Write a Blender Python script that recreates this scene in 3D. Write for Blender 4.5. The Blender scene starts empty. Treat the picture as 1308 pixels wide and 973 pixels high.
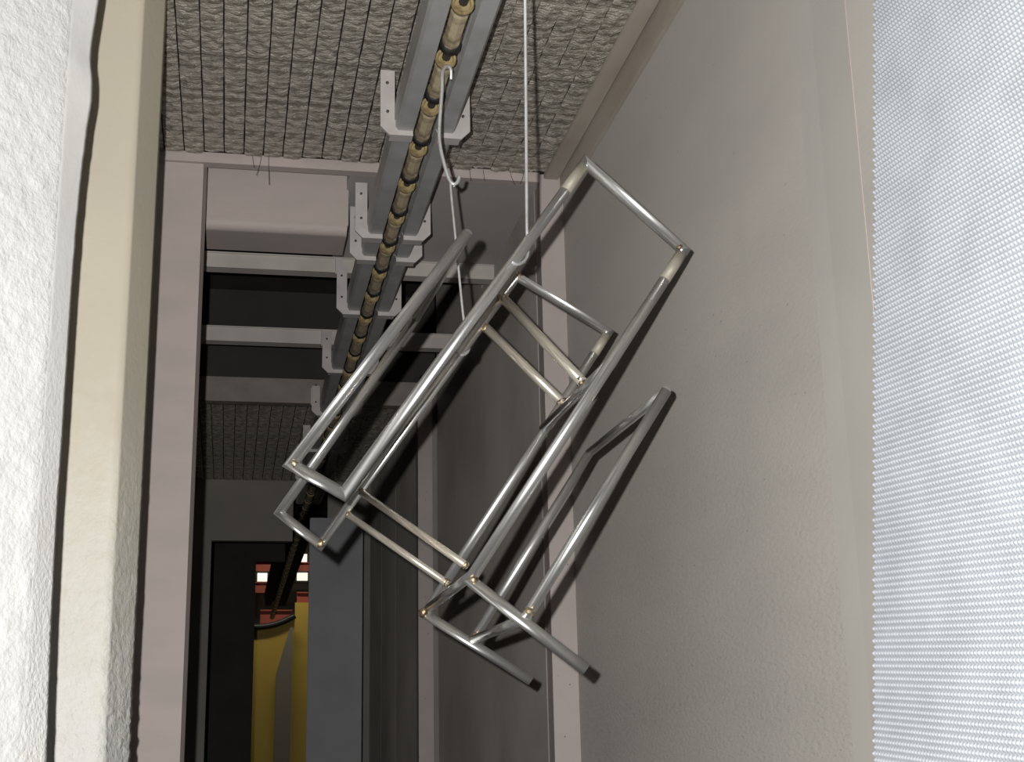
import bpy, math, random
import numpy as np
from mathutils import Vector, Matrix, noise

random.seed(7)
SC = bpy.context.scene
COL = SC.collection
PI = math.pi

# ------------------------------------------------------------------ camera
CAM_Z = 1.4
RIGHT = Vector((0.98083512, -0.19373684, -0.02070042))
DOWN = Vector((0.03123679, 0.26122714, -0.96477181))
FWD = Vector((0.19231936, 0.94563546, 0.26227247))
cam_data = bpy.data.cameras.new('camera')
cam = bpy.data.objects.new('camera', cam_data)
COL.objects.link(cam)
cam_data.sensor_fit = 'HORIZONTAL'
cam_data.sensor_width = 36.0
cam_data.lens = 49.17
cam_data.clip_start = 0.02
CM = Matrix.Identity(4)
for i in range(3):
    CM[i][0] = RIGHT[i]
    CM[i][1] = -DOWN[i]
    CM[i][2] = -FWD[i]
CM[2][3] = CAM_Z
cam.matrix_world = CM
SC.camera = cam

# ------------------------------------------------------------------ world, flash, exposure
W = bpy.data.worlds.new('dim_hall_air')
SC.world = W
W.use_nodes = True
W.node_tree.nodes['Background'].inputs['Color'].default_value = (0.85, 0.93, 1.0, 1)
W.node_tree.nodes['Background'].inputs['Strength'].default_value = 0.008

flash_data = bpy.data.lights.new('camera_flash', 'SPOT')
flash_data.shadow_soft_size = 0.008
flash_data.spot_size = math.radians(66)
flash_data.spot_blend = 0.35
flash_data.energy = 300.0
flash_data.color = (1.0, 0.98, 0.95)
flash = bpy.data.objects.new('camera_flash', flash_data)
COL.objects.link(flash)
FM = CM.copy()
off = RIGHT * -0.052 + DOWN * -0.042
for i in range(3):
    FM[i][3] = CM[i][3] + off[i]
flash.matrix_world = FM

SC.view_settings.view_transform = 'Standard'
SC.view_settings.look = 'None'
SC.view_settings.exposure = 0.0
SC.view_settings.gamma = 1.0
SC.view_settings.use_curve_mapping = False

# ------------------------------------------------------------------ materials
def mat(name, base, rough=0.5, metal=0.0, col2=None, cscale=6.0, cpos=(0.35, 0.7),
        bumps=(), spec=0.5, stretch=(1, 1, 1), spots=None, emit=None, zbump=None, detail=6.0, rvar=None, powder=None, retro=0.0):
    """Principled material: two-tone noise colour, stacked noise/voronoi bumps, dark specks or pale painted sparkle."""
    m = bpy.data.materials.new(name)
    m.use_nodes = True
    nt = m.node_tree
    N, L = nt.nodes, nt.links
    b = N['Principled BSDF']
    b.inputs['Base Color'].default_value = (*base, 1)
    b.inputs['Roughness'].default_value = rough
    b.inputs['Metallic'].default_value = metal
    b.inputs['Specular IOR Level'].default_value = spec
    b.inputs['Diffuse Roughness'].default_value = retro
    tc = N.new('ShaderNodeTexCoord')
    mp = N.new('ShaderNodeMapping')
    mp.inputs['Scale'].default_value = stretch
    L.new(tc.outputs['Object'], mp.inputs['Vector'])
    col = None
    if col2 is not None:
        n = N.new('ShaderNodeTexNoise')
        n.inputs['Scale'].default_value = cscale
        n.inputs['Detail'].default_value = detail
        L.new(mp.outputs['Vector'], n.inputs['Vector'])
        r = N.new('ShaderNodeValToRGB')
        r.color_ramp.elements[0].position = cpos[0]
        r.color_ramp.elements[1].position = cpos[1]
        r.color_ramp.elements[0].color = (*base, 1)
        r.color_ramp.elements[1].color = (*col2, 1)
        L.new(n.outputs['Fac'], r.inputs['Fac'])
        col = r.outputs['Color']
    if spots is not None:
        sc, thr, scol = spots
        v = N.new('ShaderNodeTexVoronoi')
        v.inputs['Scale'].default_value = sc
        L.new(mp.outputs['Vector'], v.inputs['Vector'])
        lt = N.new('ShaderNodeMath')
        lt.operation = 'LESS_THAN'
        lt.inputs[1].default_value = thr
        L.new(v.outputs['Distance'], lt.inputs[0])
        mx = N.new('ShaderNodeMix')
        mx.data_type = 'RGBA'
        L.new(lt.outputs[0], mx.inputs[0])
        if col is not None:
            L.new(col, mx.inputs[6])
        else:
            mx.inputs[6].default_value = (*base, 1)
        mx.inputs[7].default_value = (*scol, 1)
        col = mx.outputs[2]
    if col is not None:
        L.new(col, b.inputs['Base Color'])
    if rvar is not None:
        n = N.new('ShaderNodeTexNoise')
        n.inputs['Scale'].default_value = rvar[0]
        L.new(mp.outputs['Vector'], n.inputs['Vector'])
        mr = N.new('ShaderNodeMapRange')
        mr.inputs[1].default_value = 0.3
        mr.inputs[2].default_value = 0.7
        mr.inputs[3].default_value = rvar[1]
        mr.inputs[4].default_value = rvar[2]
        L.new(n.outputs['Fac'], mr.inputs[0])
        L.new(mr.outputs[0], b.inputs['Roughness'])
    if powder is not None:
        # pale powder caked on below a ragged height
        pc, z_hi, z_lo = powder
        geo = N.new('ShaderNodeNewGeometry')
        sp = N.new('ShaderNodeSeparateXYZ')
        L.new(geo.outputs['Position'], sp.inputs[0])
        n = N.new('ShaderNodeTexNoise')
        n.inputs['Scale'].default_value = 30
        n.inputs['Detail'].default_value = 6
        L.new(tc.outputs['Object'], n.inputs['Vector'])
        ad = N.new('ShaderNodeMath')
        ad.operation = 'MULTIPLY_ADD'
        ad.inputs[1].default_value = 0.5
        L.new(n.outputs['Fac'], ad.inputs[0])
        L.new(sp.outputs[2], ad.inputs[2])
        mr = N.new('ShaderNodeMapRange')
        mr.inputs[1].default_value = z_hi + 0.25
        mr.inputs[2].default_value = z_lo + 0.25
        L.new(ad.outputs[0], mr.inputs[0])
        mx = N.new('ShaderNodeMix')
        mx.data_type = 'RGBA'
        L.new(mr.outputs[0], mx.inputs[0])
        if col is not None:
            L.new(col, mx.inputs[6])
        else:
            mx.inputs[6].default_value = (*base, 1)
        mx.inputs[7].default_value = (*pc, 1)
        L.new(mx.outputs[2], b.inputs['Base Color'])
    prev = None
    for (kind, sc, st, dist) in bumps:
        if kind == 'voronoi':
            t = N.new('ShaderNodeTexVoronoi')
            out = t.outputs['Distance']
        else:
            t = N.new('ShaderNodeTexNoise')
            t.inputs['Detail'].default_value = 4
            out = t.outputs['Fac']
        t.inputs['Scale'].default_value = sc
        L.new(mp.outputs['Vector'], t.inputs['Vector'])
        bp = N.new('ShaderNodeBump')
        bp.inputs['Strength'].default_value = st
        bp.inputs['Distance'].default_value = dist
        if zbump is not None:
            # more powder built up low down: relief grows below a height
            geo = N.new('ShaderNodeNewGeometry')
            sp = N.new('ShaderNodeSeparateXYZ')
            L.new(geo.outputs['Position'], sp.inputs[0])
            mr = N.new('ShaderNodeMapRange')
            mr.inputs[1].default_value = zbump[0]
            mr.inputs[2].default_value = zbump[1]
            mr.inputs[3].default_value = 0.06
            mr.inputs[4].default_value = st
            L.new(sp.outputs[2], mr.inputs[0])
            L.new(mr.outputs[0], bp.inputs['Strength'])
        L.new(out, bp.inputs['Height'])
        if prev is not None:
            L.new(prev, bp.inputs['Normal'])
        prev = bp.outputs['Normal']
    if prev is not None:
        L.new(prev, b.inputs['Normal'])
    if emit is not None:
        b.inputs['Emission Color'].default_value = (*emit[0], 1)
        b.inputs['Emission Strength'].default_value = emit[1]
    return m

M = {}
M['steel'] = mat('bare_steel_tube', (0.80, 0.795, 0.77), 0.29, 0.90, (0.66, 0.67, 0.685), 9, (0.4, 0.72), rvar=(5, 0.26, 0.34))
M['bright'] = mat('polished_steel_rung', (0.85, 0.80, 0.70), 0.28, 0.72, (0.76, 0.68, 0.55), 7, (0.45, 0.75))
M['ground'] = mat('ground_steel', (0.36, 0.335, 0.275), 0.6, 0.3, (0.30, 0.275, 0.22), 60, (0.4, 0.7))
M['weld'] = mat('weld_bead', (0.42, 0.34, 0.22), 0.4, 0.85, (0.20, 0.14, 0.09), 90, (0.4, 0.65),
                (('noise', 300, 0.6, 0.002),))
M['dark_end'] = mat('painted_bore_dark', (0.03, 0.025, 0.02), 0.8)  # stands in for the shade inside a hollow tube
M['zinc'] = mat('zinc_wire', (0.74, 0.76, 0.78), 0.32, 0.6, (0.62, 0.60, 0.56), 40, (0.4, 0.75))
M['rust_wire'] = mat('zinc_rod', (0.60, 0.61, 0.62), 0.35, 0.85, (0.50, 0.36, 0.24), 9, (0.5, 0.7))
M['rail'] = mat('galvanised_track', (0.45, 0.45, 0.455), 0.5, 0.2, (0.35, 0.345, 0.34), 14, (0.35, 0.75),
                (('noise', 60, 0.15, 0.003),))
M['bracket'] = mat('painted_bracket', (0.52, 0.49, 0.48), 0.55, 0.1, (0.43, 0.40, 0.39), 20, (0.4, 0.8))
M['hole_dark'] = mat('dark_hole_tone', (0.06, 0.055, 0.05), 0.5, 0.3)  # dark tone standing in for shaded plate holes; chain studs share it
M['link'] = mat('oiled_chain_link', (0.56, 0.47, 0.32), 0.42, 0.1, (0.17, 0.135, 0.09), 30, (0.45, 0.7),
                (('noise', 90, 0.3, 0.003),))
M['cup'] = mat('ochre_roller_cup', (0.40, 0.315, 0.165), 0.38, 0.1, (0.20, 0.14, 0.07), 45, (0.45, 0.75))
M['ring'] = mat('black_rubber_ring', (0.016, 0.016, 0.015), 0.45)
M['wallpaint'] = mat('grey_oven_panel', (0.275, 0.258, 0.238), 0.62, 0.0, (0.24, 0.226, 0.21), 3.2, (0.35, 0.75),
                     (('noise', 120, 0.7, 0.007), ('noise', 260, 0.4, 0.004)), stretch=(1, 0.5, 1.4),
                     spots=(24, 0.05, (0.20, 0.18, 0.16)), zbump=(2.5, 1.5), spec=0.25, retro=0.7)
M['ribpaint'] = mat('grey_rib_panel', (0.295, 0.283, 0.262), 0.6, 0.0, (0.265, 0.253, 0.235), 4, (0.35, 0.75),
                    (('noise', 160, 0.12, 0.003),), spec=0.3, retro=0.45)
M['cove'] = mat('tan_cove_trim', (0.34, 0.30, 0.26), 0.6, 0.0, (0.26, 0.22, 0.185), 9, (0.4, 0.7), spec=0.25, retro=0.3, stretch=(1, 0.3, 1))
M['fartrim'] = mat('rosy_galvanised_post', (0.47, 0.415, 0.395), 0.6, 0.0, (0.40, 0.355, 0.335), 5, (0.35, 0.75),
                   (('noise', 140, 0.12, 0.003),), spots=(30, 0.06, (0.2, 0.17, 0.15)), spec=0.3)
M['rosy'] = mat('rosy_panel', (0.50, 0.43, 0.405), 0.6, 0.0, (0.43, 0.38, 0.36), 4, (0.35, 0.75),
                (('noise', 90, 0.08, 0.003),), spec=0.3, stretch=(1, 1, 3))
M['ceil2'] = mat('smoked_ceiling_sheet', (0.33, 0.31, 0.298), 0.55, 0.0, (0.27, 0.255, 0.248), 3, (0.3, 0.75), spec=0.3, retro=0.3)
M['sheet_dark'] = mat('sooted_side_sheet', (0.32, 0.295, 0.272), 0.6, 0.0, (0.23, 0.21, 0.195), 2.2, (0.38, 0.68),
                      (('noise', 60, 0.15, 0.006),), spots=(26, 0.05, (0.1, 0.09, 0.08)), spec=0.3, retro=0.4)
M['near_black'] = mat('near_black_sheet', (0.060, 0.056, 0.052), 0.8, 0.0, (0.045, 0.042, 0.04), 5, (0.35, 0.7), spec=0.15)  # one near-black tone for the recess and the exit lobby
M['beam'] = mat('cream_cross_beam', (0.55, 0.51, 0.48), 0.6, 0.0, (0.46, 0.42, 0.39), 8, (0.35, 0.75), spec=0.3)
M['beamdirty'] = mat('grimy_cross_beam', (0.30, 0.265, 0.235), 0.65, 0.0, (0.22, 0.19, 0.17), 12, (0.35, 0.75), spec=0.3)
M['header'] = mat('grey_end_sheet', (0.30, 0.28, 0.255), 0.7, 0.0, (0.24, 0.225, 0.205), 3, (0.35, 0.75), spec=0.2)
M['baffle'] = mat('blue_grey_baffle', (0.30, 0.31, 0.325), 0.55, 0.0, (0.23, 0.235, 0.245), 3, (0.35, 0.75), spec=0.3)
M['beige'] = mat('beige_post_paint', (0.58, 0.53, 0.42), 0.55, 0.0, (0.52, 0.485, 0.40), 4, (0.35, 0.75),
                 (('noise', 70, 0.5, 0.01), ('noise', 190, 0.35, 0.004)), zbump=(2.05, 1.45), spec=0.3, powder=((0.64, 0.64, 0.61), 2.1, 1.45))
M['white'] = mat('white_caked_powder', (0.66, 0.66, 0.65), 0.75, 0.0, (0.60, 0.60, 0.59), 12, (0.35, 0.7),
                 (('noise', 60, 0.35, 0.008), ('noise', 150, 0.4, 0.005)), spec=0.2)
M['whitestrip'] = mat('white_edge_flange', (0.80, 0.80, 0.79), 0.7, 0.0, (0.76, 0.755, 0.73), 6, (0.35, 0.7),
                      (('noise', 130, 0.5, 0.006),), zbump=(2.2, 1.5), spec=0.2)
M['foil'] = mat('crinkled_foil_lagging', (0.66, 0.61, 0.54), 0.38, 0.40, (0.27, 0.24, 0.20), 34, (0.40, 0.62),
                (('noise', 85, 0.9, 0.016), ('noise', 240, 0.8, 0.006)), stretch=(0.8, 1.5, 1), detail=10, spots=(70, 0.085, (0.95, 0.93, 0.90)), rvar=(50, 0.25, 0.55), retro=0.2)  # pale spots paint the foil's sparkle into its colour
M['foilgap'] = mat('dark_lagging_joint', (0.035, 0.032, 0.03), 0.9, spec=0.1)
M['mesh'] = mat('bright_metal_mesh', (0.32, 0.34, 0.37), 0.38, 0.5, (0.28, 0.30, 0.325), 20, (0.4, 0.7))
M['floor'] = mat('concrete_floor', (0.20, 0.19, 0.18), 0.85, 0.0, (0.14, 0.135, 0.13), 3, (0.35, 0.7),
                 (('noise', 40, 0.2, 0.01),))
M['yellow'] = mat('yellow_hall_tank', (0.60, 0.42, 0.07), 0.6, 0.0, (0.52, 0.36, 0.06), 2, (0.35, 0.7))
M['red'] = mat('red_steel_beam', (0.42, 0.085, 0.05), 0.6, 0.0, (0.30, 0.06, 0.04), 5, (0.35, 0.7))
M['hallgrey'] = mat('grey_hall_sheet', (0.25, 0.235, 0.19), 0.7)
M['hallwall'] = mat('dim_hall_wall', (0.05, 0.04, 0.03), 0.9)
M['daylight'] = mat('daylit_window_pane', (0.9, 0.9, 0.85), 0.5, emit=((1.0, 0.97, 0.82), 1.0))
M['tubelight'] = mat('added_hall_lamp_tube', (0.9, 0.9, 0.85), 0.5, emit=((1.0, 0.93, 0.78), 4.0))  # glowing cover of the added hall lamp

# ------------------------------------------------------------------ object helpers
def wloc(o):
    v = Vector((0, 0, 0))
    while o is not None:
        v += o.location
        o = o.parent
    return v

def link(name, me, mt, parent=None, smooth=False):
    if mt is not None and not me.materials:
        me.materials.append(mt)
    if smooth:
        for p in me.polygons:
            p.use_smooth = True
    o = bpy.data.objects.new(name, me)
    COL.objects.link(o)
    if parent is not None:
        o.parent = parent
        o.location = -wloc(parent)
    return o

def pyd(name, v, f):
    me = bpy.data.meshes.new(name)
    me.from_pydata([tuple(p) for p in v], [], f)
    me.update()
    return me

def tag(o, label, cat, group=None):
    o['label'] = label
    o['category'] = cat
    if group:
        o['group'] = group
    return o

def struct(o, label=None):
    o['kind'] = 'structure'
    if label:
        o['label'] = label
    return o

def empty(name, loc):
    o = bpy.data.objects.new(name, None)
    o.empty_display_size = 0.05
    COL.objects.link(o)
    o.location = loc
    return o

def box_mesh(name, x, y, z, bev=0.0):
    """Box with chamfered vertical and horizontal edges when bev > 0."""
    import bmesh
    bm = bmesh.new()
    bmesh.ops.create_cube(bm, size=1.0)
    for v in bm.verts:
        v.co = Vector(((x[0] + x[1]) / 2 + v.co.x * (x[1] - x[0]),
                       (y[0] + y[1]) / 2 + v.co.y * (y[1] - y[0]),
                       (z[0] + z[1]) / 2 + v.co.z * (z[1] - z[0])))
    if bev > 0:
        bmesh.ops.bevel(bm, geom=list(bm.edges), offset=bev, segments=2, affect='EDGES')
    me = bpy.data.meshes.new(name)
    bm.to_mesh(me)
    bm.free()
    return me

def box(name, x, y, z, mt, parent=None, bev=0.0):
    return link(name, box_mesh(name, x, y, z, bev), mt, parent)

def prism_z(name, poly, z0, z1, mt, parent=None):
    """Polygon in XY (counter-clockwise) extruded over Z."""
    n = len(poly)
    v = [(p[0], p[1], z0) for p in poly] + [(p[0], p[1], z1) for p in poly]
    f = [tuple(range(n - 1, -1, -1)), tuple(range(n, 2 * n))]
    f += [(i, (i + 1) % n, n + (i + 1) % n, n + i) for i in range(n)]
    return link(name, pyd(name, v, f), mt, parent)

def prism_y(name, poly, y0, y1, mt, parent=None):
    """Polygon in XZ extruded over Y."""
    n = len(poly)
    v = [(p[0], y0, p[1]) for p in poly] + [(p[0], y1, p[1]) for p in poly]
    f = [tuple(range(n)), tuple(range(2 * n - 1, n - 1, -1))]
    f += [(i, n + i, n + (i + 1) % n, (i + 1) % n) for i in range(n)]
    me = pyd(name, v, f)
    return link(name, me, mt, parent)

def prism_x(name, poly, x0, x1, mt, parent=None, smooth=False):
    """Polygon in YZ extruded over X."""
    n = len(poly)
    v = [(x0, p[0], p[1]) for p in poly] + [(x1, p[0], p[1]) for p in poly]
    f = [tuple(range(n)), tuple(range(2 * n - 1, n - 1, -1))]
    f += [(i, n + i, n + (i + 1) % n, (i + 1) % n) for i in range(n)]
    return link(name, pyd(name, v, f), mt, parent)

def tube(name, p0, p1, r, mt, parent=None, n0=None, n1=None, ext0=0.0, ext1=0.0, seg=20):
    """Straight round tube; n0 / n1 are normals of mitre planes through p0 / p1."""
    p0, p1 = Vector(p0), Vector(p1)
    d = (p1 - p0).normalized()
    a = d.orthogonal().normalized()
    b = d.cross(a)
    n0 = Vector(n0) if n0 is not None else d
    n1 = Vector(n1) if n1 is not None else d
    v = []
    for (p, nn, e) in ((p0, n0, -ext0), (p1, n1, ext1)):
        q = p + d * e
        for k in range(seg):
            t = 2 * PI * k / seg
            c = q + (a * math.cos(t) + b * math.sin(t)) * r
            c = c - d * ((c - q).dot(nn) / d.dot(nn))
            v.append(c)
    f = [(k, (k + 1) % seg, seg + (k + 1) % seg, seg + k) for k in range(seg)]
    f.append(tuple(range(seg - 1, -1, -1)))
    f.append(tuple(range(seg, 2 * seg)))
    me = pyd(name, v, f)
    for p in me.polygons:
        p.use_smooth = len(p.vertices) == 4
    return link(name, me, mt, parent)

def smooth_path(pts, sub=6):
    P = [Vector(p) for p in pts]
    out = []
    for i in range(len(P) - 1):
        a, b, c, d = P[max(i - 1, 0)], P[i], P[i + 1], P[min(i + 2, len(P) - 1)]
        for k in range(sub):
            t = k / sub
            out.append(0.5 * ((2 * b) + (c - a) * t + (2 * a - 5 * b + 4 * c - d) * t * t
                              + (3 * b - a - 3 * c + d) * t ** 3))
    out.append(P[-1])
    return out

def wire(name, pts, r, mt, parent=None, sub=6, seg=10):
    P = smooth_path(pts, sub)
    v, f = [], []
    d = (P[1] - P[0]).normalized()
    a = d.orthogonal().normalized()
    for i, p in enumerate(P):
        d = (P[min(i + 1, len(P) - 1)] - P[max(i - 1, 0)]).normalized()
        a = (a - d * a.dot(d)).normalized()
        b = d.cross(a)
        for k in range(seg):
            t = 2 * PI * k / seg
            v.append(p + (a * math.cos(t) + b * math.sin(t)) * r)
    for i in range(len(P) - 1):
        for k in range(seg):
            f.append((i * seg + k, i * seg + (k + 1) % seg, (i + 1) * seg + (k + 1) % seg, (i + 1) * seg + k))
    f.append(tuple(range(seg - 1, -1, -1)))
    f.append(tuple(range((len(P) - 1) * seg, len(P) * seg)))
    return link(name, pyd(name, v, f), mt, parent, smooth=True)

def lathe_y(name, prof, x, z, mt, parent=None, seg=16, cap=True):
    """Profile (y, radius) turned about an axis parallel to Y."""
    v, f = [], []
    for (y, r) in prof:
        for k in range(seg):
            t = 2 * PI * k / seg
            v.append((x + r * math.cos(t), y, z + r * math.sin(t)))
    for i in range(len(prof) - 1):
        for k in range(seg):
            f.append((i * seg + k, i * seg + (k + 1) % seg, (i + 1) * seg + (k + 1) % seg, (i + 1) * seg + k))
    if cap:
        f.append(tuple(range(seg)))
        f.append(tuple(range((len(prof) - 1) * seg, len(prof) * seg))[::-1])
    me = pyd(name, v, f)
    return link(name, me, mt, parent)

# ------------------------------------------------------------------ the setting
ZC = 2.963          # foil ceiling
Y_PORTAL = 3.5      # end of the first section
XR = 0.865          # right wall, first section
XR2 = 0.797         # right wall behind the portal

struct(box('floor', (-2.2, 2.6), (-0.8, 16.2), (-0.06, 0.0), M['floor']), 'dark concrete floor below the tunnel')

# --- right wall: backing, panels with joints, rib, top trim
wr = struct(box('wall_right', (0.886, 0.95), (0.2, Y_PORTAL), (0.0, ZC + 0.03), M['foilgap']),
            'grey oven wall of sheet panels on the right')
for (y0, y1, dx) in ((1.902, 2.2195, 0.0), (2.2195, 3.2975, 0.0008), (3.2975, Y_PORTAL, 0.0016)):
    box('panel', (XR + dx, 0.886), (y0, y1), (0.0, 2.881), M['wallpaint'], wr)
prism_z('panel_bevel', [(XR, 1.902), (0.8695, 1.846), (0.886, 1.846), (0.886, 1.902)][::-1], 0.0, 2.881, M['ribpaint'], wr)
box('rib', (0.8695, 0.886), (1.728, 1.846), (0.0, 2.881), M['ribpaint'], wr)
box('rib_edge', (0.8684, 0.886), (1.725, 1.728), (0.0, 2.881), M['rosy'], wr)
box('panel', (0.8690, 0.886), (0.2, 1.725), (0.0, 2.881), M['wallpaint'], wr)
t1 = struct(box('trim_1', (XR - 0.006, 0.886), (0.2, Y_PORTAL), (2.884, ZC), M['cove'], bev=0.002),
            'grey angle trim along the top of the right wall')
t2 = struct(box('trim_2', (0.813, XR - 0.010), (0.2, Y_PORTAL), (ZC - 0.010, ZC + 0.01), M['cove'], bev=0.002),
            'smooth grey flange between the foil ceiling and right wall')

# --- right portal post (facing the camera)
struct(prism_z('trim_3', [(0.800, Y_PORTAL), (XR + 0.02, Y_PORTAL), (XR + 0.02, Y_PORTAL + 0.06), (0.800, Y_PORTAL + 0.06)],
               0.0, ZC + 0.01, M['fartrim']), 'rosy grey speckled post at the right of the portal')

# --- right wall of the second section
wr2 = struct(box('wall_right', (XR2 + 0.010, XR2 + 0.06), (Y_PORTAL + 0.06, 7.55), (0.0, 3.32), M['foilgap']),
             'dark side wall of sheet panels behind the portal on the right')
for (y0, y1, dx) in ((Y_PORTAL + 0.06, 4.405, 0.0), (4.408, 5.47, 0.001)):
    box('panel', (XR2 + dx, XR2 + 0.010), (y0, y1), (0.0, 2.94 if y0 < 4 else 3.3), M['sheet_dark'], wr2)
struct(prism_z('trim_4', [(0.720, 5.47), (0.778, 5.47), (0.778, 5.53), (0.720, 5.53)], 0.0, 2.87, M['fartrim']),
       'second speckled post further along the right wall')
struct(prism_z('trim_5', [(0.778, 5.485), (XR2 + 0.02, 5.485), (XR2 + 0.02, 5.53), (0.778, 5.53)], 0.0, 2.87, M['sheet_dark']),  # darker sheet colour paints the shadow line next to the post
       'strip beside the second right post, its darker colour standing for the shadow line')
wr3 = struct(box('wall_right', (0.742, 0.80), (5.53, 7.55), (0.0, 2.95), M['foilgap']),
             'darkest far panels of the right wall')
for (y0, y1) in ((5.53, 6.35), (6.36, 6.95), (6.96, 7.55)):
    box('panel', (0.732, 0.742), (y0, y1), (0.0, 2.89), M['sheet_dark'], wr3)

# --- ceilings
def foil_mesh(name, w, ln, seed, amp=0.0035):
    """One crinkled strip of foil lagging, hanging side down, along +Y."""
    nx, ny = 6, int(ln / 0.018)
    rnd = random.Random(seed)
    o = Vector((rnd.uniform(0, 50), rnd.uniform(0, 50), rnd.uniform(0, 50)))
    v, f = [], []
    for j in range(ny + 1):
        for i in range(nx + 1):
            x, y = w * i / nx, ln * j / ny
            edge = min(i, nx - i) / (nx / 2)
            z = -0.003 * math.sqrt(edge) + amp * noise.noise(Vector((x * 70, y * 40, 0)) + o) \
                + 0.6 * amp * noise.noise(Vector((x * 160, y * 110, 5)) + o)
            jit = 0.0012 * noise.noise(Vector((i * 7.0, y * 14, 3)) + o) if i in (0, nx) else 0
            v.append((x + jit, y, z))
    for j in range(ny):
        for i in range(nx):
            a = j * (nx + 1) + i
            f.append((a, a + nx + 1, a + nx + 2, a + 1))
    # ragged far end turned up into the joint
    return pyd(name, v, f)

def foil_ceiling(cname, label, x0, x1, y0, y1, z, pitch, nvar):
    c = struct(box(cname, (x0 - 0.05, x1 + 0.02), (y0, y1), (z + 0.004, z + 0.05), M['foilgap']), label)
    base = wloc(c)
    protos = []
    n = int(round((x1 - x0) / pitch))
    for k in range(nvar):
        me = foil_mesh('foil_strip', pitch - (0.0034 if k < nvar - 3 else 0.0010), (y1 - y0) - 0.03 + 0.012 * (k % 3), 11 + k)
        me.materials.append(M['foil'])
        for p in me.polygons:
            p.use_smooth = False
        protos.append(me)
    for k in range(n):
        o = bpy.data.objects.new('foil_strip', protos[(k * 3) % (nvar - 3) if k < n * 0.62 else nvar - 3 + k % 3])
        COL.objects.link(o)
        o.parent = c
        o.location = Vector((x0 + k * pitch + 0.0012, y0, z)) - base
    return c

foil_ceiling('ceiling', 'foil lagged ceiling of narrow crinkled strips over the near tunnel', -0.359, 0.812, 0.6, Y_PORTAL, ZC, 0.0509, 8)
foil1 = [o for o in bpy.data.objects if o.name == 'ceiling'][0]
for (x, dx, ln) in ((0.020, 0.006, 0.03), (0.043, -0.012, 0.05), (0.062, 0.003, 0.075), (0.475, 0.010, 0.03), (0.520, -0.016, 0.035),
                    (0.548, 0.018, 0.045), (0.602, 0.004, 0.03), (0.640, 0.003, 0.028), (0.715, 0.012, 0.034), (0.752, -0.010, 0.03)):
    wire('loose_thread', [(x, 3.478, 2.960), (x + dx * 0.3, 3.476, 2.955 - ln * 0.4), (x + dx, 3.477, 2.955 - ln)], 0.0007, M['foilgap'], foil1, sub=4, seg=5)
struct(box('ceiling', (-0.42, 0.80), (Y_PORTAL - 0.012, Y_PORTAL + 0.02), (2.938, ZC + 0.03), M['rosy']),
       'narrow rosy lip where the foil ceiling ends')
struct(box('ceiling', (0.28, XR2 + 0.02), (Y_PORTAL + 0.02, 4.17), (2.940, 2.98), M['ceil2']),
       'smooth smoke grey ceiling sheet above the track, just before the cross beams')
struct(box('ceiling', (-0.35, XR2 + 0.02), (4.10, 5.60), (3.30, 3.34), M['near_black']), 'near black recess above the cross beams')
struct(box('wall_back', (-0.35, XR2 + 0.02), (4.09, 4.12), (2.98, 3.30), M['near_black']), 'near black near side of the recess')
struct(box('wall_back', (-0.35, XR2 + 0.02), (5.58, 5.61), (2.90, 3.30), M['near_black']), 'near black far side of the recess')
foil_ceiling('ceiling', 'dark foil lagged ceiling at the far end of the tunnel', -0.21, 0.73, 5.61, 7.55, 2.89, 0.0509, 5)

# --- far end wall with its slot and opening
we = struct(box('wall_far', (-0.42, -0.113), (7.55, 7.60), (0.0, 2.95), M['header']), 'grey end wall left of the far opening')
box('header_sheet', (-0.113, 0.315), (7.55, 7.60), (2.564, 2.90), M['header'], we)
box('header_sheet', (0.50, 0.82), (7.55, 7.60), (2.52, 2.90), M['header'], we)
box('slot_cap', (0.315, 0.50), (7.56, 7.60), (2.84, 2.90), M['header'], we)
box('side_sheet', (0.60, 0.82), (7.55, 7.60), (0.0, 2.52), M['header'], we)
box('flange', (-0.125, -0.110), (7.542, 7.555), (0.0, 2.564), M['header'], we)
struct(box('wall_left', (-0.14, -0.11), (7.60, 9.0), (0.0, 2.9), M['near_black']), 'black left wall of the exit lobby')
struct(box('wall_right', (0.62, 0.65), (7.60, 9.0), (0.0, 2.9), M['near_black']), 'black right wall of the exit lobby')
struct(box('ceiling', (-0.14, 0.65), (7.60, 9.05), (2.90, 2.94), M['near_black']), 'black ceiling of the exit lobby')
w9 = struct(box('wall_far', (-0.14, 0.150), (9.0, 9.05), (0.0, 2.9), M['near_black']), 'black end sheet with the narrow exit gap')
box('side_sheet', (0.495, 0.65), (9.0, 9.05), (0.0, 2.9), M['near_black'], w9)
box('header_sheet', (0.150, 0.33), (9.0, 9.05), (2.655, 2.9), M['near_black'], w9)

# --- left side: hidden wall, portal post, beige post, white caked wall
struct(box('wall_left', (-0.42, -0.37), (2.76, 7.55), (0.0, 3.32), M['sheet_dark']), 'left tunnel wall behind the posts')
tl = struct(prism_z('trim_6', [(-0.42, Y_PORTAL), (-0.106, Y_PORTAL), (-0.0975, Y_PORTAL + 0.035), (-0.0975, Y_PORTAL + 0.07), (-0.42, Y_PORTAL + 0.07)],
                    0.0, 2.955, M['rosy']), 'rosy grey post at the left of the portal')

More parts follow.
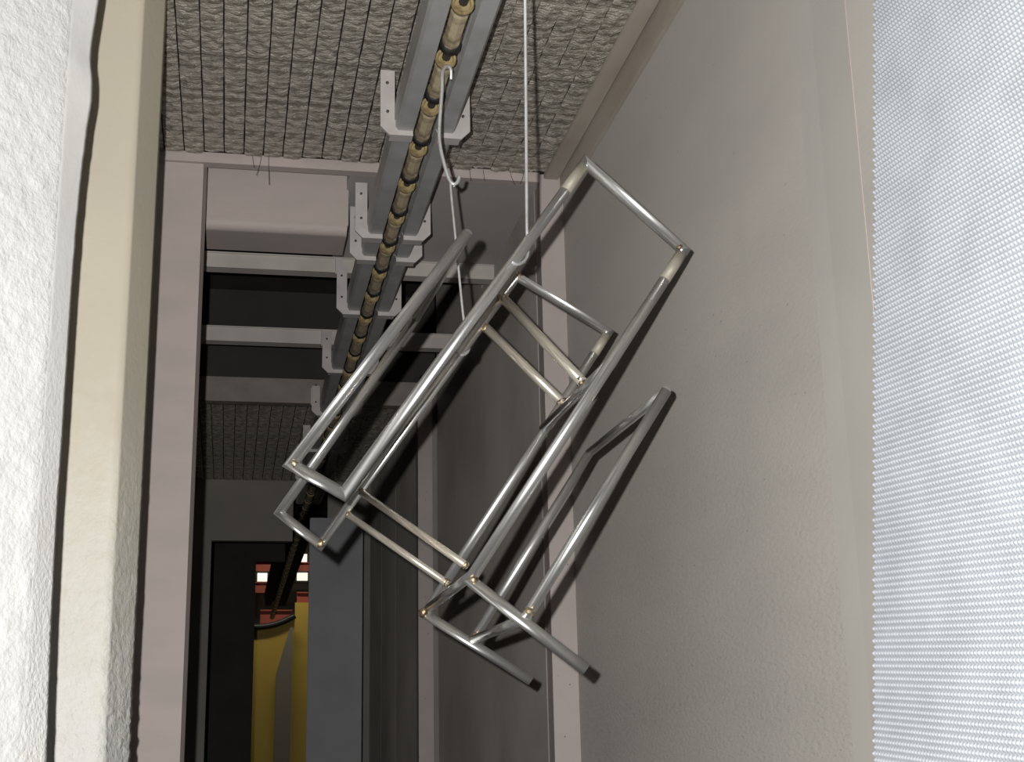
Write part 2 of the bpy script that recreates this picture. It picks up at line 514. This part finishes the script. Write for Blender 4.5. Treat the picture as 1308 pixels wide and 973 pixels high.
def rough_prism(name, poly, z0, z1, nz, mt, amp, zlow, parent=None, wave=None, sub=10, mats=None, amps=None):
    """Open sheet following an XY polyline, displaced outward by caked powder; subdivided in Z."""
    pts, mid, am = [], [], []
    for i in range(len(poly) - 1):
        a, b = Vector(poly[i]), Vector(poly[i + 1])
        s = sub[i] if isinstance(sub, (list, tuple)) else sub
        for k in range(s):
            pts.append(a.lerp(b, k / s))
            mid.append(i)
            am.append(amps[i] if amps else 1.0)
    pts.append(Vector(poly[-1]))
    am.append(amps[-1] if amps else 1.0)
    n = len(pts)
    v, f, fm = [], [], []
    for j in range(nz + 1):
        z = z0 + (z1 - z0) * j / nz
        grow = 1.0 if zlow is None else min(1.0, max(0.08, (zlow[0] - z) / (zlow[0] - zlow[1])))
        for i, p in enumerate(pts):
            q = pts[min(i + 1, n - 1)] - pts[max(i - 1, 0)]
            nrm = Vector((q.y, -q.x)).normalized()
            h = noise.noise(Vector((p.x * 60, p.y * 60, z * 55)))
            h2 = noise.noise(Vector((p.x * 150 + 9, p.y * 150, z * 140)))
            hh = (max(0, h - 0.05) * 1.3 + max(0, h2 - 0.1)) * amp * grow * am[i]
            dx = wave(z) if wave and i >= n - 1 - (sub[-1] if isinstance(sub, (list, tuple)) else sub) * 2 else 0.0
            v.append((p.x + nrm.x * hh + dx, p.y + nrm.y * hh, z))
    for j in range(nz):
        for i in range(n - 1):
            f.append((j * n + i, j * n + i + 1, (j + 1) * n + i + 1, (j + 1) * n + i))
            fm.append(mid[i])
    me = pyd(name, v, f)
    if mats:
        for m_ in mats:
            me.materials.append(m_)
        for p, k in zip(me.polygons, fm):
            p.material_index = min(k, len(mats) - 1)
    o = link(name, me, mt, parent, smooth=True)
    return o

tb = struct(rough_prism('trim_7', [(-0.62, 2.56), (-0.207, 2.56), (-0.168, 2.66), (-0.30, 2.74), (-0.62, 2.74)],
                        0.0, 3.05, 420, M['beige'], 0.0045, (2.0, 1.5), sub=[24, 10, 6, 4]),
            'beige painted post with a chamfered inner face on the left')

WX = [(1.412, -0.2387), (1.595, -0.2441), (1.749, -0.2463), (1.864, -0.2458), (2.054, -0.2463), (2.190, -0.2453),
      (2.280, -0.2425), (2.351, -0.2386), (2.398, -0.2342), (2.431, -0.2349), (2.471, -0.2407), (2.505, -0.2390), (2.574, -0.2333), (2.8, -0.236)]
def wave(z):
    return float(np.interp(z, [a for a, b in WX], [b for a, b in WX])) + 0.2387
wl = struct(rough_prism('wall_left', [(-0.70, 1.507), (-0.2667, 2.0), (-0.2387, 2.06), (-0.262, 2.075), (-0.60, 2.20)],
                        0.0, 3.05, 520, M['white'], 0.0032, None, wave=None, sub=[70, 8, 4, 3],
                        mats=[M['white'], M['whitestrip'], M['whitestrip'], M['whitestrip']], amps=[1.0, 0.18, 0.3, 0.2]),
            'white foreground wall caked with rough powder at the left edge')
# dented free edge of the flange: shift the flange points sideways with height
me = wl.data
for vv in me.vertices:
    c = vv.co
    k = min(1.0, max(0.0, (c.y - 2.0) / 0.06)) if c.y < 2.08 else 0.6
    if c.x > -0.30 and c.y > 2.0:
        c.x += k * wave(c.z)

# ------------------------------------------------------------------ air seal housing on the left of the track
hs = empty('seal_housing', (0.09, 3.62, 2.76))
tag(hs, 'rosy sheet metal housing with a rounded lower edge left of the conveyor track', 'housing')
prof = [(3.62, 2.99), (3.62, 2.832)]
for k in range(1, 9):
    a = k / 8 * PI / 2
    prof.append((3.62 + 0.024 * (1 - math.cos(a)), 2.832 - 0.024 * math.sin(a)))
prof += [(3.79, 2.808), (3.80, 2.815), (3.80, 2.99)]
h_ = prism_x('shell', prof, -0.0970, 0.282, M['rosy'], hs)
box('end_cap', (0.282, 0.286), (3.625, 3.79), (2.835, 2.985), M['fartrim'], hs)

# ------------------------------------------------------------------ conveyor track with brackets
CX = 0.394
Z_RAIL = 2.76
BR_Y = [2.12, 2.85, 3.49, 3.66, 4.15, 4.83, 5.47, 6.15, 6.85]
tr = empty('conveyor_track', (CX, 1.0, Z_RAIL))
tag(tr, 'overhead conveyor track of paired grey rails bolted with brackets', 'conveyor track')
ys = [0.9] + BR_Y + [7.52]
for i in range(len(ys) - 1):
    for s in (-1, 1):
        x0, x1 = sorted((CX + s * 0.024, CX + s * 0.067))
        y0, y1 = ys[i] + 0.003, ys[i + 1] - 0.003
        # folded channel: bottom sole, outer web leaning slightly, upper lip
        xi, xo = CX + s * 0.024, CX + s * 0.067
        poly = [(xi, Z_RAIL + 0.012), (xi + s * 0.004, Z_RAIL), (xo - s * 0.006, Z_RAIL), (xo, Z_RAIL + 0.008),
                (xo, Z_RAIL + 0.070), (xi + s * 0.012, Z_RAIL + 0.070), (xi + s * 0.012, Z_RAIL + 0.064),
                (xo - s * 0.006, Z_RAIL + 0.064), (xo - s * 0.006, Z_RAIL + 0.012)]
        if s > 0:
            poly = poly[::-1]
        prism_y('rail', poly, y0, y1, M['rail'], tr)
bolt_me = None
for by in BR_Y:
    for s in (-1, 1):
        zb, zt = Z_RAIL - 0.012, (2.905 if by < 4.9 else 2.87)
        xo, xm, xi = CX + s * 0.101, CX + s * 0.069, CX + s * 0.028
        poly = [(xi, zb), (xo - s * 0.020, zb), (xo, zb + 0.020), (xo, zt), (xm, zt), (xm, zb + 0.036), (xi, zb + 0.036)]
        if s > 0:
            poly = poly[::-1]
        pl = prism_y('bracket', poly, by - 0.004, by + 0.004, M['bracket'], tr)
        # folded foot under the rail, running away from the plate
        ft = prism_y('foot', ([(xi, zb), (xm + s * 0.010, zb), (xm + s * 0.010, zb + 0.004), (xi, zb + 0.004)])[::(1 if s < 0 else -1)],
                     by + 0.004, by + 0.030, M['bracket'], pl)
        for (dx, dz) in ((0.085, 0.055), (0.086, 0.125), (0.050, 0.018)):
            lathe_y('hole_dark', [(by - 0.008, 0.0016), (by - 0.007, 0.0036), (by - 0.004, 0.0036)], CX + s * dx, zb + dz, M['hole_dark'], pl, seg=6)  # dark stubs stand in for the shaded holes in the plates

cv = prism_y('exit_track_silhouette', [(CX - 0.035, 2.80), (CX - 0.09, 2.80), (CX - 0.10, 2.90), (CX + 0.10, 2.90), (CX + 0.09, 2.80), (CX + 0.035, 2.80),
                                  (CX + 0.035, 2.84), (CX - 0.035, 2.84)][::-1], 7.62, 12.9, M['foilgap'], tr)  # near-black colour paints in the unlit silhouette of the track
# ------------------------------------------------------------------ conveyor chain
ch = empty('conveyor_chain', (CX, 1.0, Z_RAIL + 0.015))
tag(ch, 'ochre conveyor chain of round roller links with black rings inside the track', 'chain')
PITCH = 0.2155
Y0 = 2.532 - 8 * PITCH
zc = Z_RAIL + 0.016
proto = {}
for k in range(60):
    yb = Y0 + k * PITCH
    if yb > 13.6:
        break
    far = yb > 7.6
    xk = CX - 0.001
    if not proto:
        p = lathe_y('link', [(yb + 0.016, 0.0170), (yb + 0.03, 0.0190), (yb + 0.05, 0.0178), (yb + 0.115, 0.0178),
                             (yb + 0.135, 0.0195), (yb + 0.150, 0.0170)], xk, zc, M['link'], ch, seg=8)
        proto['cup'] = lathe_y('cup', [(yb + 0.006, 0.004), (yb + 0.006, 0.0145), (yb, 0.0160), (yb - 0.001, 0.0205), (yb + 0.004, 0.0225),
                                       (yb + 0.018, 0.019), (yb + 0.022, 0.012)], xk, zc, M['cup'], p, seg=18)
        proto['ring'] = lathe_y('ring', [(yb + 0.150, 0.012), (yb + 0.151, 0.0190), (yb + 0.154, 0.0215), (yb + 0.167, 0.0215),
                                         (yb + 0.170, 0.0190), (yb + 0.171, 0.012)], xk, zc, M['ring'], p, seg=18)
        proto['stud'] = lathe_y('stud', [(yb + 0.171, 0.009), (yb + 0.214, 0.009)], xk, zc, M['hole_dark'], p, seg=8)
        proto['link'] = p
        first = yb
    else:
        p = proto['link'].copy()
        COL.objects.link(p)
        p.parent = ch
        p.location = proto['link'].location + Vector((0, yb - first, 0))
        for nm in ('cup', 'ring', 'stud'):
            c = proto[nm].copy()
            COL.objects.link(c)
            c.parent = p
            c.location = proto[nm].location

# ------------------------------------------------------------------ cross beams
def cross_beam(y, z0, z1, mt, label, lip=None):
    e = empty('cross_beam', (0.3, y, z0))
    tag(e, label, 'beam', 'cross beams carrying the conveyor track')
    prism_x('web', [(y, z0), (y, z1), (y + 0.006, z1), (y + 0.006, z0 + 0.006), (y + 0.05, z0 + 0.006), (y + 0.05, z0)],
            -0.36, XR2, mt, e)
    if lip:
        box('upper_web', (-0.36, XR2 - 0.06), (y + 0.012, y + 0.018), (z1, lip), mt, e)
    else:
        box('top_lip', (-0.36, XR2), (y - 0.006, y + 0.006), (z1, z1 + 0.004), mt, e)
    for s in (-1, 1):
        box('clip', *( [tuple(sorted((CX + s * 0.085, CX + s * 0.105)))] + [(y - 0.016, y), (z0 - 0.01, z1 - 0.004)] ), M['bracket'], e)
    return e
cross_beam(4.17, 2.892, 2.937, M['beam'], 'brightest cream cross beam, the nearest one behind the rosy housing')
cross_beam(4.85, 2.860, 2.910, M['beam'], 'middle cream cross beam in front of the black recess')
cross_beam(5.49, 2.803, 2.868, M['beamdirty'], 'grimy brown cross beam at the start of the dark foil ceiling', lip=2.906)

# ------------------------------------------------------------------ grey baffle panel near the far end
bf = empty('baffle_panel', (0.48, 6.6, 0.0))
tag(bf, 'tall blue grey sheet baffle standing right of the far opening', 'panel')
box('sheet', (0.355, 0.605), (6.60, 6.615), (0.0, 2.53), M['baffle'], bf, bev=0.003)
box('return_flange', (0.598, 0.605), (6.615, 6.66), (0.0, 2.53), M['baffle'], bf)

# ------------------------------------------------------------------ the hall beyond the exit
struct(box('wall_back', (-2.0, 2.5), (15.6, 15.7), (0.0, 5.0), M['hallwall']), 'dim wall of the hall far beyond the exit')
struct(box('ceiling', (-2.0, 2.5), (9.1, 15.7), (4.40, 4.46), M['hallwall']), 'dim hall ceiling beyond the exit')
tk = empty('hall_partition', (0.5, 14.2, 0.0))
tag(tk, 'yellow partition seen through the exit gap', 'partition')
ytop = []
for k in range(9):
    x = -0.3 + 0.93 * k / 8
    ytop.append((x, 2.70 + 0.11 * max(0, (x - 0.26) / 0.37) ** 2))
prism_y('curved_panel', [(-0.3, 0.0), (0.63, 0.0)] + ytop[::-1], 14.2, 14.24, M['yellow'], tk)
box('flat_panel', (0.635, 1.2), (14.3, 14.34), (0.0, 2.985), M['yellow'], tk)
prism_y('grey_strut', [(0.44, 0.0), (0.60, 0.0), (0.61, 2.72), (0.585, 2.72), (0.46, 2.28)], 14.12, 14.19, M['hallgrey'], tk)
wire('edge_rail', [(x, 14.17, z + 0.03) for (x, z) in ytop], 0.03, M['ring'], tk, sub=3, seg=8)
for i, (x0, x1, y, z0, z1, lb) in enumerate((
        (0.22, 0.46, 14.9, 3.385, 3.465, 'upper left red steel beam in the hall, above the bright pane'),
        (0.22, 0.44, 14.9, 3.16, 3.25, 'left red steel beam just under the bright pane'),
        (0.30, 0.62, 14.6, 2.78, 2.93, 'low red steel beam in the hall behind the chain'),
        (0.66, 0.95, 14.5, 3.00, 3.10, 'right red steel beam above the yellow flat panel'),
        (0.62, 0.95, 15.0, 3.405, 3.475, 'red steel beam between the two right panes'))):
    e = empty('hall_beam', ((x0 + x1) / 2, y, z0))
    tag(e, lb, 'beam', 'red steel beams in the hall')
    box('web', (x0, x1), (y, y + 0.02), (z0, z1), M['red'], e)
    box('flange', (x0, x1), (y - 0.03, y + 0.05), (z0 - 0.012, z0), M['red'], e)
    box('flange', (x0, x1), (y - 0.03, y + 0.05), (z1, z1 + 0.012), M['red'], e)
for i, (x0, x1, z0, z1) in enumerate(((0.25, 0.345, 3.16, 3.24), (0.635, 0.74, 3.17, 3.245), (0.660, 0.73, 3.345, 3.43))):
    y = 15.2
    k = y / 14.0
    wn = struct(box('window_%d' % (i + 1), (x0 * k, x1 * k), (y, y + 0.03), (1.4 + (z0 - 1.4) * k, 1.4 + (z1 - 1.4) * k), M['daylight']),
                ('bright hall window pane left of the chain', 'lower bright hall window pane right of the chain', 'upper bright hall window pane right of the chain')[i])
    box('frame', (x0 * k - 0.02, x1 * k + 0.02), (y + 0.031, y + 0.06), (1.38 + (z0 - 1.4) * k, 1.42 + (z1 - 1.4) * k), M['hallwall'], wn)
lp = empty('added_hall_lamp', (0.55, 13.4, 4.3))  # unseen fixture, added to light the hall
tag(lp, 'unseen ceiling strip lamp added to light the hall', 'lamp')
box('housing', (-0.2, 1.3), (13.3, 13.5), (4.32, 4.40), M['hallgrey'], lp)
box('tube_cover', (-0.18, 1.28), (13.32, 13.48), (4.29, 4.32), M['tubelight'], lp)
ld = bpy.data.lights.new('added_hall_lamp_light', 'AREA')  # light of the added fixture
ld.shape = 'RECTANGLE'; ld.size = 1.4; ld.size_y = 0.15; ld.energy = 16.0; ld.color = (1.0, 0.9, 0.72)
lo = bpy.data.objects.new('added_hall_lamp_light', ld)
COL.objects.link(lo)
lo.location = (0.55, 13.4, 4.27)
lo.rotation_euler = (math.radians(28), 0, 0)

# ------------------------------------------------------------------ hanging tube frame
YA, YB = 2.15, 2.53
RA, RB = 0.0097, 0.0089
A = dict(P8=(0.3669, 2.2484), P7=(0.0853, 1.8510), P2=(0.1668, 1.8055), P1=(0.5745, 2.3890), P3=(0.7417, 2.2376),
         P4=(0.3634, 1.6728), P5=(0.5441, 1.5351), P6=(0.6981, 1.9879), L5=(0.4503, 1.6136), E3=(0.6032, 2.0332))
B = dict(Q8=(0.3295, 2.2189), Q7=(0.0813, 1.8409), Q2=(0.1551, 1.7834), Q1=(0.5284, 2.3139), Q9=(0.7092, 2.2074),
         Q4=(0.3451, 1.6600), Q5=(0.5374, 1.5404), Q6=(0.6624, 1.9648), L5=(0.4320, 1.6136), Q3=(0.5734, 2.0101),
         C2=(0.4980, 2.2706), C3=(0.4615, 2.2102), D1=(0.2248, 1.8834), D2=(0.1995, 1.8425))
A = {k: Vector((v[0], YA, v[1])) for k, v in A.items()}
B = {k: Vector((v[0], YB, v[1])) for k, v in B.items()}
fr = empty('hanging_tube_frame', (0.42, 2.34, 1.53))
tag(fr, 'welded steel tube frame hanging tilted from the conveyor by two wire hooks', 'metal frame')

def mitre(a, p, b):
    """Normal of the mitre plane at corner p between tubes a-p and p-b."""
    return ((p - a).normalized() + (b - p).normalized()).normalized()

def bead(p, r, parent, seed=0, squash=1.0):
    """Lumpy weld bead around a joint."""
    import bmesh
    bm = bmesh.new()
    r *= 0.9
    bmesh.ops.create_icosphere(bm, subdivisions=2, radius=r)
    o = Vector((seed * 3.1, seed * 1.7, 0))
    for v in bm.verts:
        d = v.co.normalized()
        v.co = d * r * (1.0 + 0.5 * noise.noise(d * 3.0 + o) + 0.25 * noise.noise(d * 8 + o))
        v.co.y *= squash
        v.co += p
    me = bpy.data.meshes.new('weld_bead')
    bm.to_mesh(me)
    bm.free()
    return link('weld_bead', me, M['weld'], parent, smooth=True)

def chain_tubes(P, names, r, mt):
    out = []
    for i in range(len(names) - 1):
        a, b = P[names[i]], P[names[i + 1]]
        n0 = mitre(P[names[i - 1]], a, b) if i > 0 else None
        n1 = mitre(a, b, P[names[i + 2]]) if i < len(names) - 2 else None
        out.append(tube('frame_tube', a, b, r, mt, fr, n0, n1))
    return out

ta = chain_tubes(A, ['P8', 'P7', 'P2', 'P1', 'P3', 'P4', 'P5'], RA, M['steel'])
tbk = chain_tubes(B, ['Q8', 'Q7', 'Q2', 'Q1', 'Q9', 'Q4', 'Q5'], RB, M['steel'])
leg_a = tube('frame_tube', A['P6'], A['L5'], RA * 0.95, M['steel'], fr)
leg_b = tube('frame_tube', B['Q6'], B['L5'], RB * 0.95, M['steel'], fr)
# connectors between the near and the far half
for a, b in ((A['P8'], B['Q8']), (A['P6'], B['Q6']), (A['E3'], B['Q3']),
             (A['P4'].lerp(A['P3'], 0.02), B['Q4'].lerp(B['Q9'], 0.02)), (A['L5'], B['L5'])):
    c = tube('connector_tube', a, b, 0.0082, M['steel'], fr)
    bead(b + (a - b).normalized() * 0.008, 0.0090, c, seed=int(a.x * 1000))
# rungs
e3a, e3b = A['E3'], B['Q3']
e4a, e4b = A['P4'].lerp(A['P3'], 0.02), B['Q4'].lerp(B['Q9'], 0.02)
rungs = ((B['C2'], Vector((0.5979, 2.3096, 2.0411)), 0.0096), (B['C3'], Vector((0.5874, 2.4236, 2.0327)), 0.0090),
         (B['D1'], Vector((0.3742, 2.2500, 1.7097)), 0.0066), (B['D2'], Vector((0.3685, 2.4000, 1.6976)), 0.0066))
for a, b, r in rungs:
    t = tube('rung', a, b, r, M['bright'], fr)
    d = (b - a).normalized()
    bead(a + d * 0.006, r * 1.22, t, seed=int(a.x * 900))
    bead(b - d * 0.004, r * 1.18, t, seed=int(b.x * 700))
# ground pale sleeves near the top corners
def sleeve(a, b, l0, l1, r, parent):
    d = (b - a).normalized()
    return tube('ground_sleeve', a + d * l0, a + d * l1, r, M['ground'], parent)
sleeve(A['P1'], A['P2'], 0.008, 0.066, RA + 0.0004, ta[2])
sleeve(A['P3'], A['P4'], 0.008, 0.066, RA + 0.0004, ta[4])
sleeve(B['Q9'], B['Q4'], 0.008, 0.055, RB + 0.0004, tbk[4])
# corner weld beads
bead(A['P3'] + Vector((-0.009, -0.006, 0.004)), 0.0068, ta[3], 3, 0.7)
bead(A['P4'] + Vector((0.004, -0.007, 0.000)), 0.0085, ta[4], 4, 0.6)
bead(A['P7'] + Vector((0.004, -0.006, 0.000)), 0.0085, ta[0], 5, 0.6)
bead(A['L5'] + Vector((0.006, -0.004, 0.010)), 0.0100, leg_a, 6, 0.8)
bead(B['Q4'] + Vector((-0.003, -0.003, 0.002)), 0.0105, tbk[4], 7, 0.9)
bead(B['Q2'] + Vector((0.0, -0.006, 0.002)), 0.0085, tbk[1], 8, 0.6)
bead(B['L5'] + Vector((0.004, -0.004, 0.006)), 0.0095, leg_b, 9, 0.8)
bead(B['Q1'] + Vector((0.004, -0.005, 0.000)), 0.0085, tbk[3], 10, 0.7)
# dark discs paint the shaded insides of the open ends
d = (A['P5'] - A['P4']).normalized()
tube('bore_disc', A['P5'] + d * 0.0002, A['P5'] + d * 0.0006, RA * 0.8, M['dark_end'], ta[5])
d = (B['Q5'] - B['Q4']).normalized()
tube('bore_disc', B['Q5'] + d * 0.0002, B['Q5'] + d * 0.0006, RB * 0.8, M['dark_end'], tbk[5])

# ------------------------------------------------------------------ hooks
hk = tag(wire('wire_hook', [(0.4050, 2.545, 2.735), (0.4030, 2.535, 2.752), (0.3940, 2.530, 2.756), (0.3852, 2.528, 2.742), (0.3835, 2.528, 2.700), (0.3776, 2.528, 2.6166),
                            (0.3790, 2.528, 2.580), (0.3860, 2.528, 2.5450), (0.3960, 2.530, 2.512), (0.4045, 2.530, 2.501), (0.4130, 2.530, 2.505), (0.4175, 2.530, 2.518)],
              0.0038, M['zinc']), 'thick white zinc hook hanging from the ochre chain', 'hook', 'hooks carrying the tube frame')
b1d = (B['Q2'] - B['Q1']).normalized()
hp = Vector((0.4180, YB, 2.1575))
hk2 = tag(wire('hook_rod', [(0.4080, 2.537, 2.498), (0.4030, 2.533, 2.506), (0.3995, 2.529, 2.500), (0.4010, 2.529, 2.470), (0.4115, 2.535, 2.36), (0.4235, 2.543, 2.235), (0.4299, 2.5430, 2.1987), (0.4337, 2.5440, 2.1818), (0.4344, 2.5400, 2.1696), (0.4284, 2.5280, 2.1549), (0.4176, 2.5180, 2.1462), (0.4096, 2.5150, 2.1473), (0.4051, 2.5150, 2.1518)],
               0.0026, M['zinc']), 'thin slightly bent rod between the white hook and the far half of the frame', 'hook', 'hooks carrying the tube frame')
hk3 = tag(wire('hook_rod', [(0.372, 1.742, 2.752), (0.380, 1.743, 2.762), (0.390, 1.745, 2.758), (0.3945, 1.762, 2.732), (0.4233, 1.9134, 2.558), (0.4475, 2.0392, 2.414), (0.4716, 2.1650, 2.2685), (0.4729, 2.1680, 2.2415), (0.4728, 2.1660, 2.2267), (0.4675, 2.1580, 2.2123), (0.4567, 2.1460, 2.1990), (0.4454, 2.1370, 2.1931), (0.4383, 2.1340, 2.1965)],
               0.0027, M['zinc']), 'long straight zinc rod hook holding the near half of the frame', 'hook', 'hooks carrying the tube frame')

# ------------------------------------------------------------------ bright embossed mesh panel at the right edge
r_ = Vector((-0.02759005, 0.99688368, 0.07390337))
c_ = Vector((0.06095279, -0.07211622, 0.99553202))
n_ = Vector((0.99775926, 0.03197139, -0.05877315))
p_ = Vector((0.5493, 1.1, 1.716))
mp_ = empty('mesh_panel', Vector((0.60, 0.90, 0.0)))
tag(mp_, 'bright silver embossed mesh sheet filling the right edge, slightly tilted', 'mesh panel')
du, dv = 0.0010, 0.00085
u = np.arange(-0.42, 0.0005, du)
v = np.arange(-0.50, 0.5605, dv)
U, V = np.meshgrid(u, v, indexing='ij')
Hh = np.cos(2 * np.pi * U / 0.0048) * np.cos(2 * np.pi * V / 0.01024)
Hh = np.abs(np.cos(np.pi * V / 0.00512)) * (0.62 + 0.38 * np.clip(Hh * 1.3, -1, 1)) * 0.0027
P = (np.array(p_)[None, None, :] + U[..., None] * np.array(r_) + V[..., None] * np.array(c_) - Hh[..., None] * np.array(n_))
nu, nv = U.shape
idx = np.arange(nu * nv).reshape(nu, nv)
F = np.stack([idx[:-1, :-1], idx[:-1, 1:], idx[1:, 1:], idx[1:, :-1]], axis=-1).reshape(-1, 4)
me = bpy.data.meshes.new('embossed_bumps')
me.vertices.add(nu * nv)
me.vertices.foreach_set('co', P.reshape(-1).astype(np.float32))
me.loops.add(F.size)
me.loops.foreach_set('vertex_index', F.reshape(-1).astype(np.int32))
me.polygons.add(len(F))
me.polygons.foreach_set('loop_start', np.arange(0, F.size, 4, dtype=np.int32))
me.polygons.foreach_set('use_smooth', np.ones(len(F), dtype=bool))
me.update(calc_edges=True)
me.validate()
ob = link('embossed_bumps', me, M['mesh'], mp_)
ob['kind'] = 'stuff'
corn = [p_ + r_ * a + c_ * b for (a, b) in ((-0.42, -0.50), (0, -0.50), (0, 0.56), (-0.42, 0.56))]
vv_ = [c + n_ * 0.0015 for c in corn] + [c + n_ * 0.004 for c in corn]
link('backing_sheet', pyd('backing_sheet', vv_, [(0, 1, 2, 3), (7, 6, 5, 4), (0, 4, 5, 1), (1, 5, 6, 2), (2, 6, 7, 3), (3, 7, 4, 0)]), M['mesh'], mp_)
for (px, py) in ((0.612, 0.74), (0.600, 1.00)):
    box('support_post', (px, px + 0.025), (py, py + 0.025), (0.0, 2.20), M['ribpaint'], mp_, bev=0.002)
